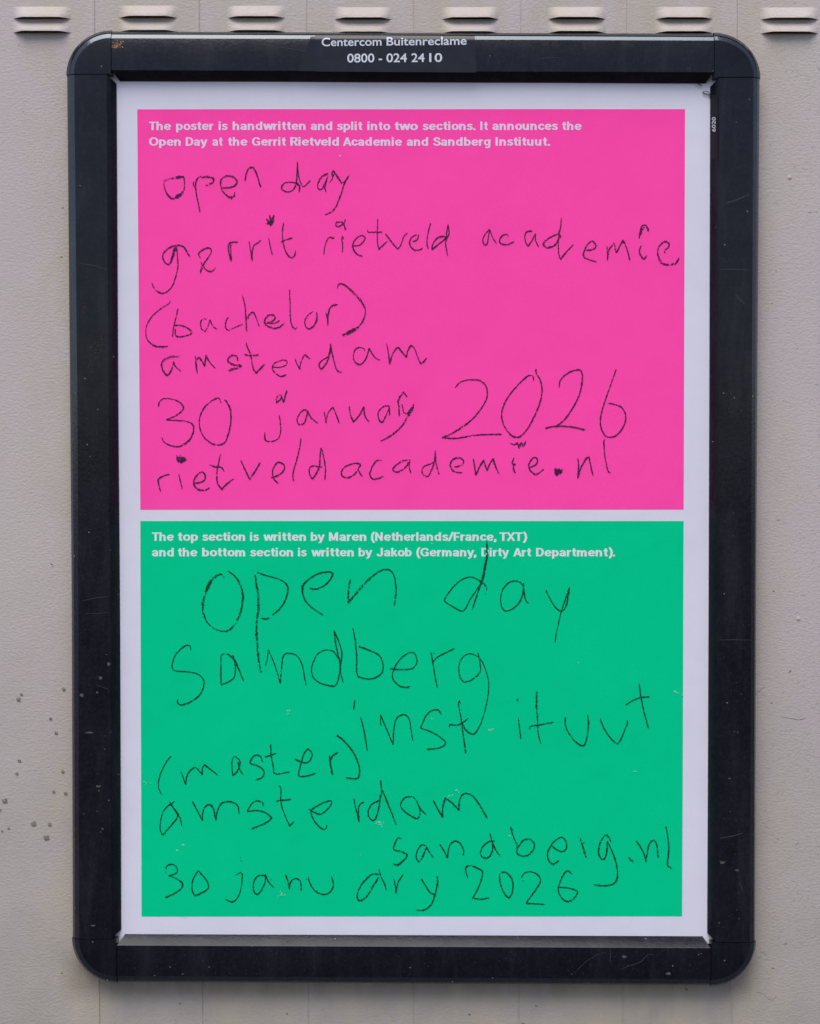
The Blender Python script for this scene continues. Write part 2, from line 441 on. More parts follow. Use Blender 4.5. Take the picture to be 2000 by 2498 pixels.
# ---------------------------------------------------------------- lettering helper
def text_mesh(txt, offset=0.0, shear=0.0):
    cu = bpy.data.curves.new('t', 'FONT'); cu.body = txt; cu.size = 1.0; cu.offset = offset; cu.resolution_u = 5; cu.shear = shear
    ob = bpy.data.objects.new('t', cu); col.objects.link(ob)
    bpy.context.view_layer.update()
    me = bpy.data.meshes.new_from_object(ob.evaluated_get(bpy.context.evaluated_depsgraph_get()))
    vs = [v.co.copy() for v in me.vertices]; fs = [tuple(p.vertices) for p in me.polygons]
    bm = bmesh.new(); bm.from_mesh(me)
    for k in range(1, 10):
        bmesh.ops.bisect_plane(bm, geom=list(bm.verts)+list(bm.edges)+list(bm.faces), plane_co=(0, k*.08, 0), plane_no=(0, 1, 0))
    bm.verts.index_update(); vs = [v.co.copy() for v in bm.verts]; fs = [tuple(v.index for v in f.verts) for f in bm.faces]; bm.free()
    bpy.data.objects.remove(ob); bpy.data.curves.remove(cu); bpy.data.meshes.remove(me)
    return vs, fs
def cap_h(offset=0.0):
    vs, _ = text_mesh('H', offset); return max(v.y for v in vs)-min(v.y for v in vs)

# sticker on the upper rail
def zoff(px, py, lift):       # a point lying on the front of the upper rail (follows its rounded top)
    best = None
    x = P(px, py, HF).x
    pr = profile('T', x, 1)
    surf = lerp_line([(c, h) for c, h in pr[4:14]])
    h = HF
    for _ in range(6):
        q = P(px, py, h); 
        h = surf(q.z) if q.z > pr[12][0] else HF
        h = max(min(h, HF), HC)
    return P(px, py, h+lift)
def film(poly_l, poly_r, ytop, ybot, lift, mat, name, parent, **kw):
    V = []; F = []; NX, NY = 12, 12
    for j in range(NY+1):
        v = (j/NY)**1.6
        for i in range(NX+1):
            u = i/NX
            x = (poly_l[0]+(poly_l[1]-poly_l[0])*v)*(1-u)+(poly_r[0]+(poly_r[1]-poly_r[0])*v)*u
            y0 = ytop+(x-768)*.006; y1 = ybot+(x-768)*.006
            V.append(zoff(x, y0+(y1-y0)*v, lift))
    for j in range(NY):
        for i in range(NX):
            a = j*(NX+1)+i; F.append((a, a+NX+1, a+NX+2, a+1))
    return link(name, mesh(name, V, F, True), mat, parent, **kw)
n = NT('clear label film'); n.col(n.mix(n.ramp(n.noise(60, 4, .6), ((.4, 0), (.7, 1))), (.008, .008, .014), (.012, .012, .019))); M_film = n.set(.2, .24)
n = NT('old tape film'); n.col((.009, .009, .014)); M_tape = n.set(.25, .2)
film((758, 729), (1130, 1130), 89, 173.5, .00025, M_tape, 'tape', fr)
stk = film((768, 772), (1158, 1162), 85.5, 174.5, .00045, M_film, 'sticker', fr, label='clear sticker with a company name and phone number in white')
def words(lst, base, cap_px, off, place, mat, name, parent, **kw):
    """lst: (word, x0, x1); base(x) gives the baseline; place(px,py) gives the point"""
    ch = cap_h(); V = []; F = []
    for wd, x0, x1 in lst:
        vs, fs = text_mesh(wd, off); a = min(v.x for v in vs); b = max(v.x for v in vs); k0 = len(V)
        k = cap_px/ch
        for v in vs:
            px = x0+(v.x-a)/(b-a)*(x1-x0); V.append(place(px, base(px)-v.y*k))
        F += [tuple(k0+i for i in f) for f in fs]
    return link(name, fixn2(mesh(name, V, F)), mat, parent, **kw)
def fixn2(me):     # all faces to the front (-Y)
    me.update()
    flip = [p.index for p in me.polygons if p.normal.y > 0]
    for i in flip: me.polygons[i].flip()
    me.update(); return me
words([('Centercom', 784.5, 930.5), ('Buitenreclame', 943, 1138)], lambda x: 112.3-(x-784)*.010, 19.5, .012, lambda x, y: zoff(x, y, .0008), M_white, 'lettering', stk)
words([('0800', 847, 913), ('-', 923.5, 932), ('024', 942.5, 992.5), ('24', 1003.5, 1035.5), ('10', 1047, 1078.5)], lambda x: 152-(x-847)*.006, 20.5, .013, lambda x, y: zoff(x, y, .0008), M_white, 'lettering', stk)
# small number label on the inner bevel of the right rail
def bevR(px, py, lift=.0005):
    z = P(px, py, HF).z; In, B = LNS['R'][3](z), LNS['R'][4](z)
    h = (HF+HB)/2
    for _ in range(8):
        x = P(px, py, h).x; t = max(0, min(1, (x-B)/(In-B))); h = HB+(HF-HB)*t
    q = P(px, py, h); return q+Vector((-lift*.85, -lift*.5, 0))
V = [bevR(x, y, .0003) for x, y in ((1734.5, 232), (1751.5, 232), (1751.5, 388), (1734.5, 388))]
nl = link('number_label', mesh('number_label', V, [(0, 1, 2, 3)]), M_tape, fr)
vs, fs = text_mesh('6020', .006); ch = cap_h(); a = min(v.x for v in vs); b = max(v.x for v in vs)
V = [bevR(1746.3-(v.y/ch)*8.6, 321.3-(v.x-a)/(b-a)*35.3, .0008) for v in vs]
link('lettering', fixn2(mesh('lettering', V, fs)), M_white, nl)

# wear on the rails
def ribbon(pts, wd, h, mat, name, parent, hfun=None):
    V = []; F = []
    for i, (x, y) in enumerate(pts):
        x0, y0 = pts[max(0, i-1)]; x1, y1 = pts[min(len(pts)-1, i+1)]
        d = math.hypot(x1-x0, y1-y0) or 1; nx, ny = -(y1-y0)/d, (x1-x0)/d
        ww = wd/2*(.35+.65*sin(pi*(i+.5)/len(pts)))
        for s in (-1, 1): V.append(P(x+nx*ww*s, y+ny*ww*s, h))
    F = [(2*i, 2*i+1, 2*i+3, 2*i+2) for i in range(len(pts)-1)]
    return link(name, fixn2(mesh(name, V, F)), mat, parent)
HFs = HF+.00012
for pts, wd in (
    (((1516, 2364), (1530, 2358), (1545, 2353), (1558, 2349), (1568, 2342), (1577, 2331), (1586, 2327), (1595, 2329)), 1.5),
    (((1488, 2316), (1489, 2330), (1488, 2342), (1491, 2350)), 1.3), (((1400, 2375), (1412, 2362), (1430, 2345), (1455, 2330), (1480, 2322)), 1.0),
    (((1756, 657), (1790, 657), (1830, 659)), 1.5), (((1794, 718), (1806, 732), (1816, 742)), 1.6), (((1756, 1561), (1790, 1560.5), (1832, 1561.5)), 1.3),
    (((1770, 496), (1790, 490), (1810, 482), (1828, 474)), 2.4), (((200, 1466), (230, 1459), (262, 1455)), 1.2), (((196, 642), (230, 648), (262, 658)), 1.2),
    (((205, 1497), (240, 1496), (266, 1494)), 1.0), (((600, 106), (680, 114), (760, 127), (840, 140)), 1.4), (((1756, 2045), (1785, 2040), (1812, 2032)), 2.2),
    (((1803, 2152), (1808, 2162), (1812, 2174)), 1.6), (((1320, 143), (1340, 141), (1365, 140)), 1.2), (((236, 1672), (262, 1680), (266, 1690)), 1.0)):
    ribbon(pts, wd, HFs, M_scr, 'scratch', fr)
for x, y, rx, rz in ((245, 1654, 4.2, 4), (199, 1696, 4.5, 4), (237, 1689, 2.4, 2.4), (265, 1620, 3.6, 4.5), (218, 1787, 10, 1.9), (240, 1918, 6.5, 2.2), (241, 1929, 1.8, 1.6), (189, 1980, 3, 2), (237, 1979, 2, 1.3), (250, 2022, 3, 2),
                     (227, 2258, 6, 2), (183, 2215, 1.5, 3), (193, 2219, 2, 1.6), (260, 1597, 2, 1.1), (415, 2359, 1.8, 1.8), (510, 2359, 2, 1.8), (445, 2376, 2.2, 1.6), (1760, 2332-7, 1.4, 1.4), (1754, 2251, 1.5, 1.6), (1704, 2329, 2, 1.5), (1710, 2326, 1.5, 1.3), (1779, 1899, 2.8, 1.5),
                     (1800, 1786, 1.4, 1.4), (1791, 1785, 1.3, 1.3), (1630, 2382-7, 6, 3), (1523, 2334, 6, 3), (1762, 2104, 6, 3), (1798, 2123, 5, 2), (1796, 298, 2, 1.3), (1828, 243, 2.4, 2), (1778, 493, 1.4, 1.3), (1797, 132, 2, 2), (1682, 167, 1.2, 1.5), (1739, 173, 2, 1.2), (1395, 2368+8, 1.4, 1.2), (1802, 2241, 1.4, 1.3)):
    blob(x, y, rx, rz, HF+.0001 if x > 195 else HF-.002, .15, M_dirt2, fr, 'dirt_spot', jag=.3)
V = []; F = []
def specks(cx, cy, sx, sy, num, r0, r1):
    for _ in range(num):
        x, y = random.gauss(cx, sx), random.gauss(cy, sy); r = random.uniform(r0, r1); k = len(V)
        if x < 196 and cy > 300: continue
        for i in range(5):
            a = 2*pi*i/5+random.random(); V.append(P(x+r*cos(a)*1.2, y+r*sin(a), HF+.0002+.0001*(i % 2)))
        F.append(tuple(range(k, k+5)))
specks(287, 109, 7, 4.0, 34, .8, 1.9); specks(280, 116, 5, 3, 12, .6, 1.4)
link('orange_specks', fixn2(mesh('orange_specks', V, F)), M_rust, fr, kind='stuff', label='small orange specks at the left end of the upper rail')
V = []; F = []
specks(236, 850, 11, 16, 46, .3, .8); specks(205, 752, 5, 8, 20, .3, .8); specks(213, 900, 6, 6, 14, .3, .7)
n = NT('brown lichen'); n.col((.16, .075, .03)); M_br = n.set(.9, .1)
link('brown_specks', fixn2(mesh('brown_specks', V, F)), M_br, fr, kind='stuff', label='faint brown specks on the left rail')
# fine pale dust specks over all four rails
V = []; F = []
for _ in range(420):
    s = random.choice('LRTBB')
    if s == 'L': x, y = random.uniform(196, 262), random.uniform(200, 2280)
    elif s == 'R': x, y = random.uniform(1756, 1830), random.uniform(200, 2290)
    elif s == 'T': x, y = random.uniform(280, 1735), random.uniform(102, 170)
    else: x, y = random.uniform(290, 1728), random.uniform(2314, 2378)
    if s == 'T' and 725 < x < 1165: continue
    r = random.uniform(.35, .95); k = len(V)
    for i in range(4): V.append(P(x+r*cos(i*pi/2+.4)*random.uniform(.7, 1.4), y+r*sin(i*pi/2+.4), HF+.00015))
    F.append(tuple(range(k, k+4)))
n = NT('pale dust'); n.col((.08, .08, .085)); M_du = n.set(.9, .1)
link('dust_specks', fixn2(mesh('dust_specks', V, F)), M_du, fr, kind='stuff')

# ---------------------------------------------------------------- the poster
po = empty('poster', 'open day poster with pink upper and green lower section, handwritten in charcoal', 'poster')
HP = .0168
def wav(x, z):
    v = noise.noise(Vector((x*5, z*4, 1.3)))*.0008+noise.noise(Vector((x*13, z*3.2, 5)))*.00016
    return v
def S(px, py, lift=0.0):       # a point on the slightly wavy sheet
    q = P(px, py, HP+lift); return Vector((q.x, -(HP+lift+wav(q.x, q.z)), q.z))
def grid(name, tl, tr, bl, br, lift, nx, ny, mat, parent, **kw):
    V = []; F = []
    for j in range(ny+1):
        v = j/ny
        for i in range(nx+1):
            u = i/nx
            x = (tl[0]*(1-u)+tr[0]*u)*(1-v)+(bl[0]*(1-u)+br[0]*u)*v
            y = (tl[1]*(1-u)+tr[1]*u)*(1-v)+(bl[1]*(1-u)+br[1]*u)*v
            V.append(S(x, y, lift))
    for j in range(ny):
        for i in range(nx):
            a = j*(nx+1)+i; F.append((a, a+nx+1, a+nx+2, a+1))
    return link(name, mesh(name, V, F, True), mat, parent, **kw)
grid('paper_sheet', (262, 178), (1753, 178), (279, 2300), (1738, 2302), 0, 120, 170, M_paper, po)
pk = grid('pink_panel', (334.5, 266.5), (1671, 266), (342, 1243.5), (1667.5, 1243), .0002, 110, 80, M_pink, po, label='pink printed upper section')
gn = grid('green_panel', (342, 1271), (1667.5, 1271), (345, 2236), (1664, 2235.5), .0002, 110, 80, M_green, po, label='green printed lower section')
k1 = .31866; k2 = .34762
def L(lst, o1, o2, k, split):
    out = []
    for wd, a, b, *fl in lst:
        fa, fb = (fl+[0, 0])[:2] if fl else (split, split)
        out.append((wd, (o2 if fa else o1)+a*k, (o2 if fb else o1)+b*k))
    return out
T1 = L([('The', 104, 272, 0, 0), ('poster', 312, 598, 0, 0), ('is', 638, 706, 0, 0), ('handwritten', 745, 1303, 0, 0), ('and', 1343, 1507, 0, 0), ('split', 1543, 12, 0, 1), ('into', 50, 225, 1, 1), ('two', 260, 437, 1, 1), ('sections.', 472, 878, 1, 1), ('It', 915, 973, 1, 1), ('announces', 1008, 1508, 1, 1), ('the', 1542, 1690, 1, 1)], 330, 880, k1, 0)
T2 = L([('Open', 105, 347, 0, 0), ('Day', 386, 552, 0, 0), ('at', 590, 668, 0, 0), ('the', 710, 858, 0, 0), ('Gerrit', 893, 1152, 0, 0), ('Rietveld', 1187, 1558, 0, 0), ('Academie', 1590, 315, 0, 1), ('and', 352, 515, 1, 1), ('Sandberg', 553, 993, 1, 1), ('Instituut.', 1032, 1448, 1, 1)], 330, 880, k1, 0)
T3 = L([('The', 88, 240, 0, 0), ('top', 270, 410, 0, 0), ('section', 440, 741, 0, 0), ('is', 776, 838, 0, 0), ('written', 870, 1168, 0, 0), ('by', 1203, 1300, 0, 0), ('Maren', 1330, 1592, 0, 0), ('(Netherlands/France,', 1625, 838, 0, 1), ('TXT)', 858, 1052, 1, 1)], 340, 920, k2, 0)
T4 = L([('and', 88, 240, 0, 0), ('the', 270, 405, 0, 0), ('bottom', 440, 742, 0, 0), ('section', 776, 1078, 0, 0), ('is', 1113, 1173, 0, 0), ('written', 1207, 1504, 0, 0), ('by', 1538, 1634, 0, 0), ('Jakob', 1665, 242, 0, 1), ('(Germany,', 275, 697, 1, 1), ('Dirty', 732, 925, 1, 1), ('Art', 955, 1080, 1, 1), ('Department).', 1115, 1668, 1, 1)], 340, 920, k2, 0)
def cr(p0, p1, p2, p3, t):
    return [.5*((2*b)+(-a+c)*t+(2*a-5*b+4*c-d)*t*t+(-a+3*b-3*c+d)*t**3) for a, b, c, d in zip(p0, p1, p2, p3)]
def ell(cx, cy, rx, ry):
    return ('C', [(cx+rx*math.copysign(abs(cos(t))**.9, cos(t)), cy+ry*math.copysign(abs(sin(t))**.9, sin(t))) for t in [2*pi*i/18 for i in range(18)]])
def st(*p): return ('L', list(p))
def cv(*p): return ('S', list(p))
ARCH = lambda x, w: ('A', [(x+.02, .36), (x+.05, .54), (x+.19, .655), (x+w-.05, .60), (x+w, .45), (x+w, .30), (x+w, 0)])
GL = {
 'T': [st((.0, .91), (.62, .91)), st((.31, 0), (.31, .86))], 'h': [st((.1, 0), (.1, 1)), ARCH(.1, .36)], 'n': [st((.1, 0), (.1, .74)), ARCH(.1, .36)],
 'm': [st((.1, 0), (.1, .74)), ARCH(.1, .32), ARCH(.42, .32)], 'u': [st((.46, 0), (.46, .74)), ('A', [(.44, .38), (.41, .20), (.27, .085), (.15, .13), (.1, .29), (.1, .44), (.1, .74)])],
 'r': [st((.1, 0), (.1, .74)), cv((.12, .40), (.17, .58), (.27, .64), (.37, .645))],
 'e': [st((.12, .375), (.50, .375)), cv((.495, .36), (.48, .52), (.42, .62), (.30, .66), (.18, .61), (.105, .48), (.10, .30), (.155, .15), (.30, .085), (.42, .12), (.49, .21))],
 'o': [ell(.305, .37, .205, .285)], 'c': [cv((.46, .49), (.40, .62), (.28, .66), (.165, .60), (.10, .46), (.10, .29), (.165, .14), (.28, .085), (.40, .12), (.465, .25))],
 'a': [cv((.08, .52), (.13, .62), (.27, .66), (.38, .61), (.42, .50), (.42, .30), (.42, .12), (.445, .0)), cv((.41, .42), (.26, .385), (.12, .32), (.085, .20), (.14, .105), (.24, .085), (.35, .14), (.41, .26))],
 'd': [ell(.29, .37, .19, .285), st((.48, 0), (.48, 1))], 'b': [ell(.29, .37, .19, .285), st((.1, 0), (.1, 1))], 'p': [ell(.29, .37, .19, .285), st((.1, -.26), (.1, .74))],
 'g': [ell(.29, .38, .19, .275), cv((.48, .74), (.48, .40), (.48, .0), (.43, -.15), (.29, -.20), (.13, -.155))],
 's': [cv((.42, .55), (.36, .635), (.25, .66), (.13, .61), (.115, .49), (.22, .41), (.36, .34), (.41, .23), (.35, .11), (.23, .085), (.12, .12), (.06, .22))],
 'i': [st((.1, 0), (.1, .74)), st((.1, .83), (.1, 1))], 'l': [st((.1, 0), (.1, 1))], 't': [cv((.19, .94), (.19, .55), (.19, .25), (.23, .11), (.36, .085)), st((.02, .655), (.37, .655))],
 'w': [st((.04, .74), (.20, .02)), st((.20, .02), (.38, .72)), st((.38, .72), (.56, .02)), st((.56, .02), (.72, .74))], 'v': [st((.04, .74), (.26, .02)), st((.26, .02), (.48, .74))],
 'y': [st((.04, .74), (.27, .04)), cv((.49, .74), (.38, .38), (.27, .0), (.19, -.16), (.05, -.19))], 'k': [st((.1, 0), (.1, 1)), st((.14, .34), (.44, .72)), st((.24, .44), (.48, 0.02))],
 'O': [ell(.40, .5, .30, .41)], 'D': [st((.11, 0), (.11, 1)), cv((.11, .91), (.32, .91), (.50, .82), (.58, .5), (.50, .18), (.32, .09), (.11, .09))],
 'G': [cv((.64, .70), (.57, .85), (.40, .915), (.21, .83), (.11, .60), (.11, .38), (.21, .16), (.40, .085), (.55, .13), (.63, .24)), st((.63, .05), (.63, .49)), st((.42, .45), (.68, .45))],
 'R': [st((.11, 0), (.11, 1)), cv((.11, .915), (.36, .915), (.51, .85), (.51, .60), (.38, .49), (.11, .48)), st((.34, .46), (.56, .02))],
 'A': [st((.05, .0), (.32, .96)), st((.32, .96), (.59, .0)), st((.15, .28), (.49, .28))], 'I': [st((.11, 0), (.11, 1))],
 'S': [cv((.54, .70), (.46, .86), (.32, .915), (.17, .86), (.12, .72), (.20, .59), (.40, .49), (.53, .39), (.54, .22), (.43, .10), (.28, .085), (.14, .14), (.07, .30))],
 'M': [st((.11, 0), (.11, 1)), st((.13, .95), (.39, .08)), st((.39, .08), (.65, .95)), st((.67, 1), (.67, 0))], 'N': [st((.11, 0), (.11, 1)), st((.57, 0), (.57, 1)), st((.12, .93), (.56, .07))],
 'F': [st((.11, 0), (.11, 1)), st((.11, .91), (.54, .91)), st((.11, .47), (.49, .47))], 'J': [cv((.42, 1), (.42, .6), (.42, .28), (.35, .11), (.22, .085), (.11, .14), (.075, .30))],
 'X': [st((.04, 0), (.56, 1)), st((.04, 1), (.56, 0))], '(': [cv((.30, 1.05), (.16, .78), (.11, .42), (.16, .06), (.30, -.22))], ')': [cv((.08, 1.05), (.22, .78), (.27, .42), (.22, .06), (.08, -.22))],
 '/': [st((.02, -.04), (.38, 1.03))], '.': [st((.1, 0), (.1, .2))], ',': [st((.11, .2), (.11, .02)), st((.14, .10), (.05, -.16))]}
ADV = {'T': .64, 'h': .67, 'n': .67, 'm': .95, 'u': .67, 'r': .43, 'e': .62, 'o': .63, 'c': .57, 'a': .60, 'd': .69, 'b': .64, 'p': .64, 'g': .69, 's': .53, 'i': .30, 'l': .30, 't': .42, 'w': .78, 'v': .54, 'y': .55, 'k': .57,
       'O': .84, 'D': .73, 'G': .82, 'R': .67, 'A': .68, 'I': .33, 'S': .66, 'M': .88, 'N': .78, 'F': .60, 'J': .62, 'X': .62, '(': .36, ')': .36, '/': .42, '.': .32, ',': .34}
def grotesque(word):
    """bold sans lettering drawn as flat strokes: returns vertices (x, y, layer) and faces"""
    V = []; F = []; x = 0; ns = 0
    for ch in word:
        for kind, pts in GL[ch]:
            ns += 1
            if kind in 'SAC':
                sm = []; N = len(pts); cl = kind == 'C'
                for i in range(N if cl else N-1):
                    g = (lambda k: pts[k % N]) if cl else (lambda k: pts[max(0, min(N-1, k))])
                    for j in range(3): sm.append(cr(g(i-1), g(i), g(i+1), g(i+2), j/3))
                sm.append(list(pts[0]) if cl else list(pts[-1]))
            else: sm = [list(p) for p in pts]; cl = False
            k0 = len(V); N = len(sm)
            for i, p in enumerate(sm):
                if cl: a, b = sm[(i-1) % (N-1)], sm[(i+1) % (N-1)]
                else: a, b = sm[max(0, i-1)], sm[min(N-1, i+1)]
                d = math.hypot(b[0]-a[0], b[1]-a[1]) or 1; tx, ty = (b[0]-a[0])/d, (b[1]-a[1])/d
                wx, wy = -ty*.092, tx*.077
                V.append((x+p[0]+wx, p[1]+wy, ns % 5)); V.append((x+p[0]-wx, p[1]-wy, ns % 5))
            F += [(k0+2*i, k0+2*i+1, k0+2*i+3, k0+2*i+2) for i in range(N-1)]
        x += ADV[ch]
    return V, F
for T, y, pa, mt in ((T1, 317.3, pk, M_lettp), (T2, 355.6, pk, M_lettp), (T3, 1319.4, gn, M_lettg), (T4, 1357.4, gn, M_lettg)):
    V = []; F = []
    for wd, x0, x1 in T:
        vs, fs = grotesque(wd); a = min(v[0] for v in vs); b = max(v[0] for v in vs); k0 = len(V)
        for vx, vy, ly in vs: V.append(S(x0+(vx-a)/(b-a)*(x1-x0), y-vy*20.8, .00032+ly*.000022))
        F += [tuple(k0+i for i in f) for f in fs]
    link('printed_line', fixn2(mesh('printed_line', V, F)), mt, pa)

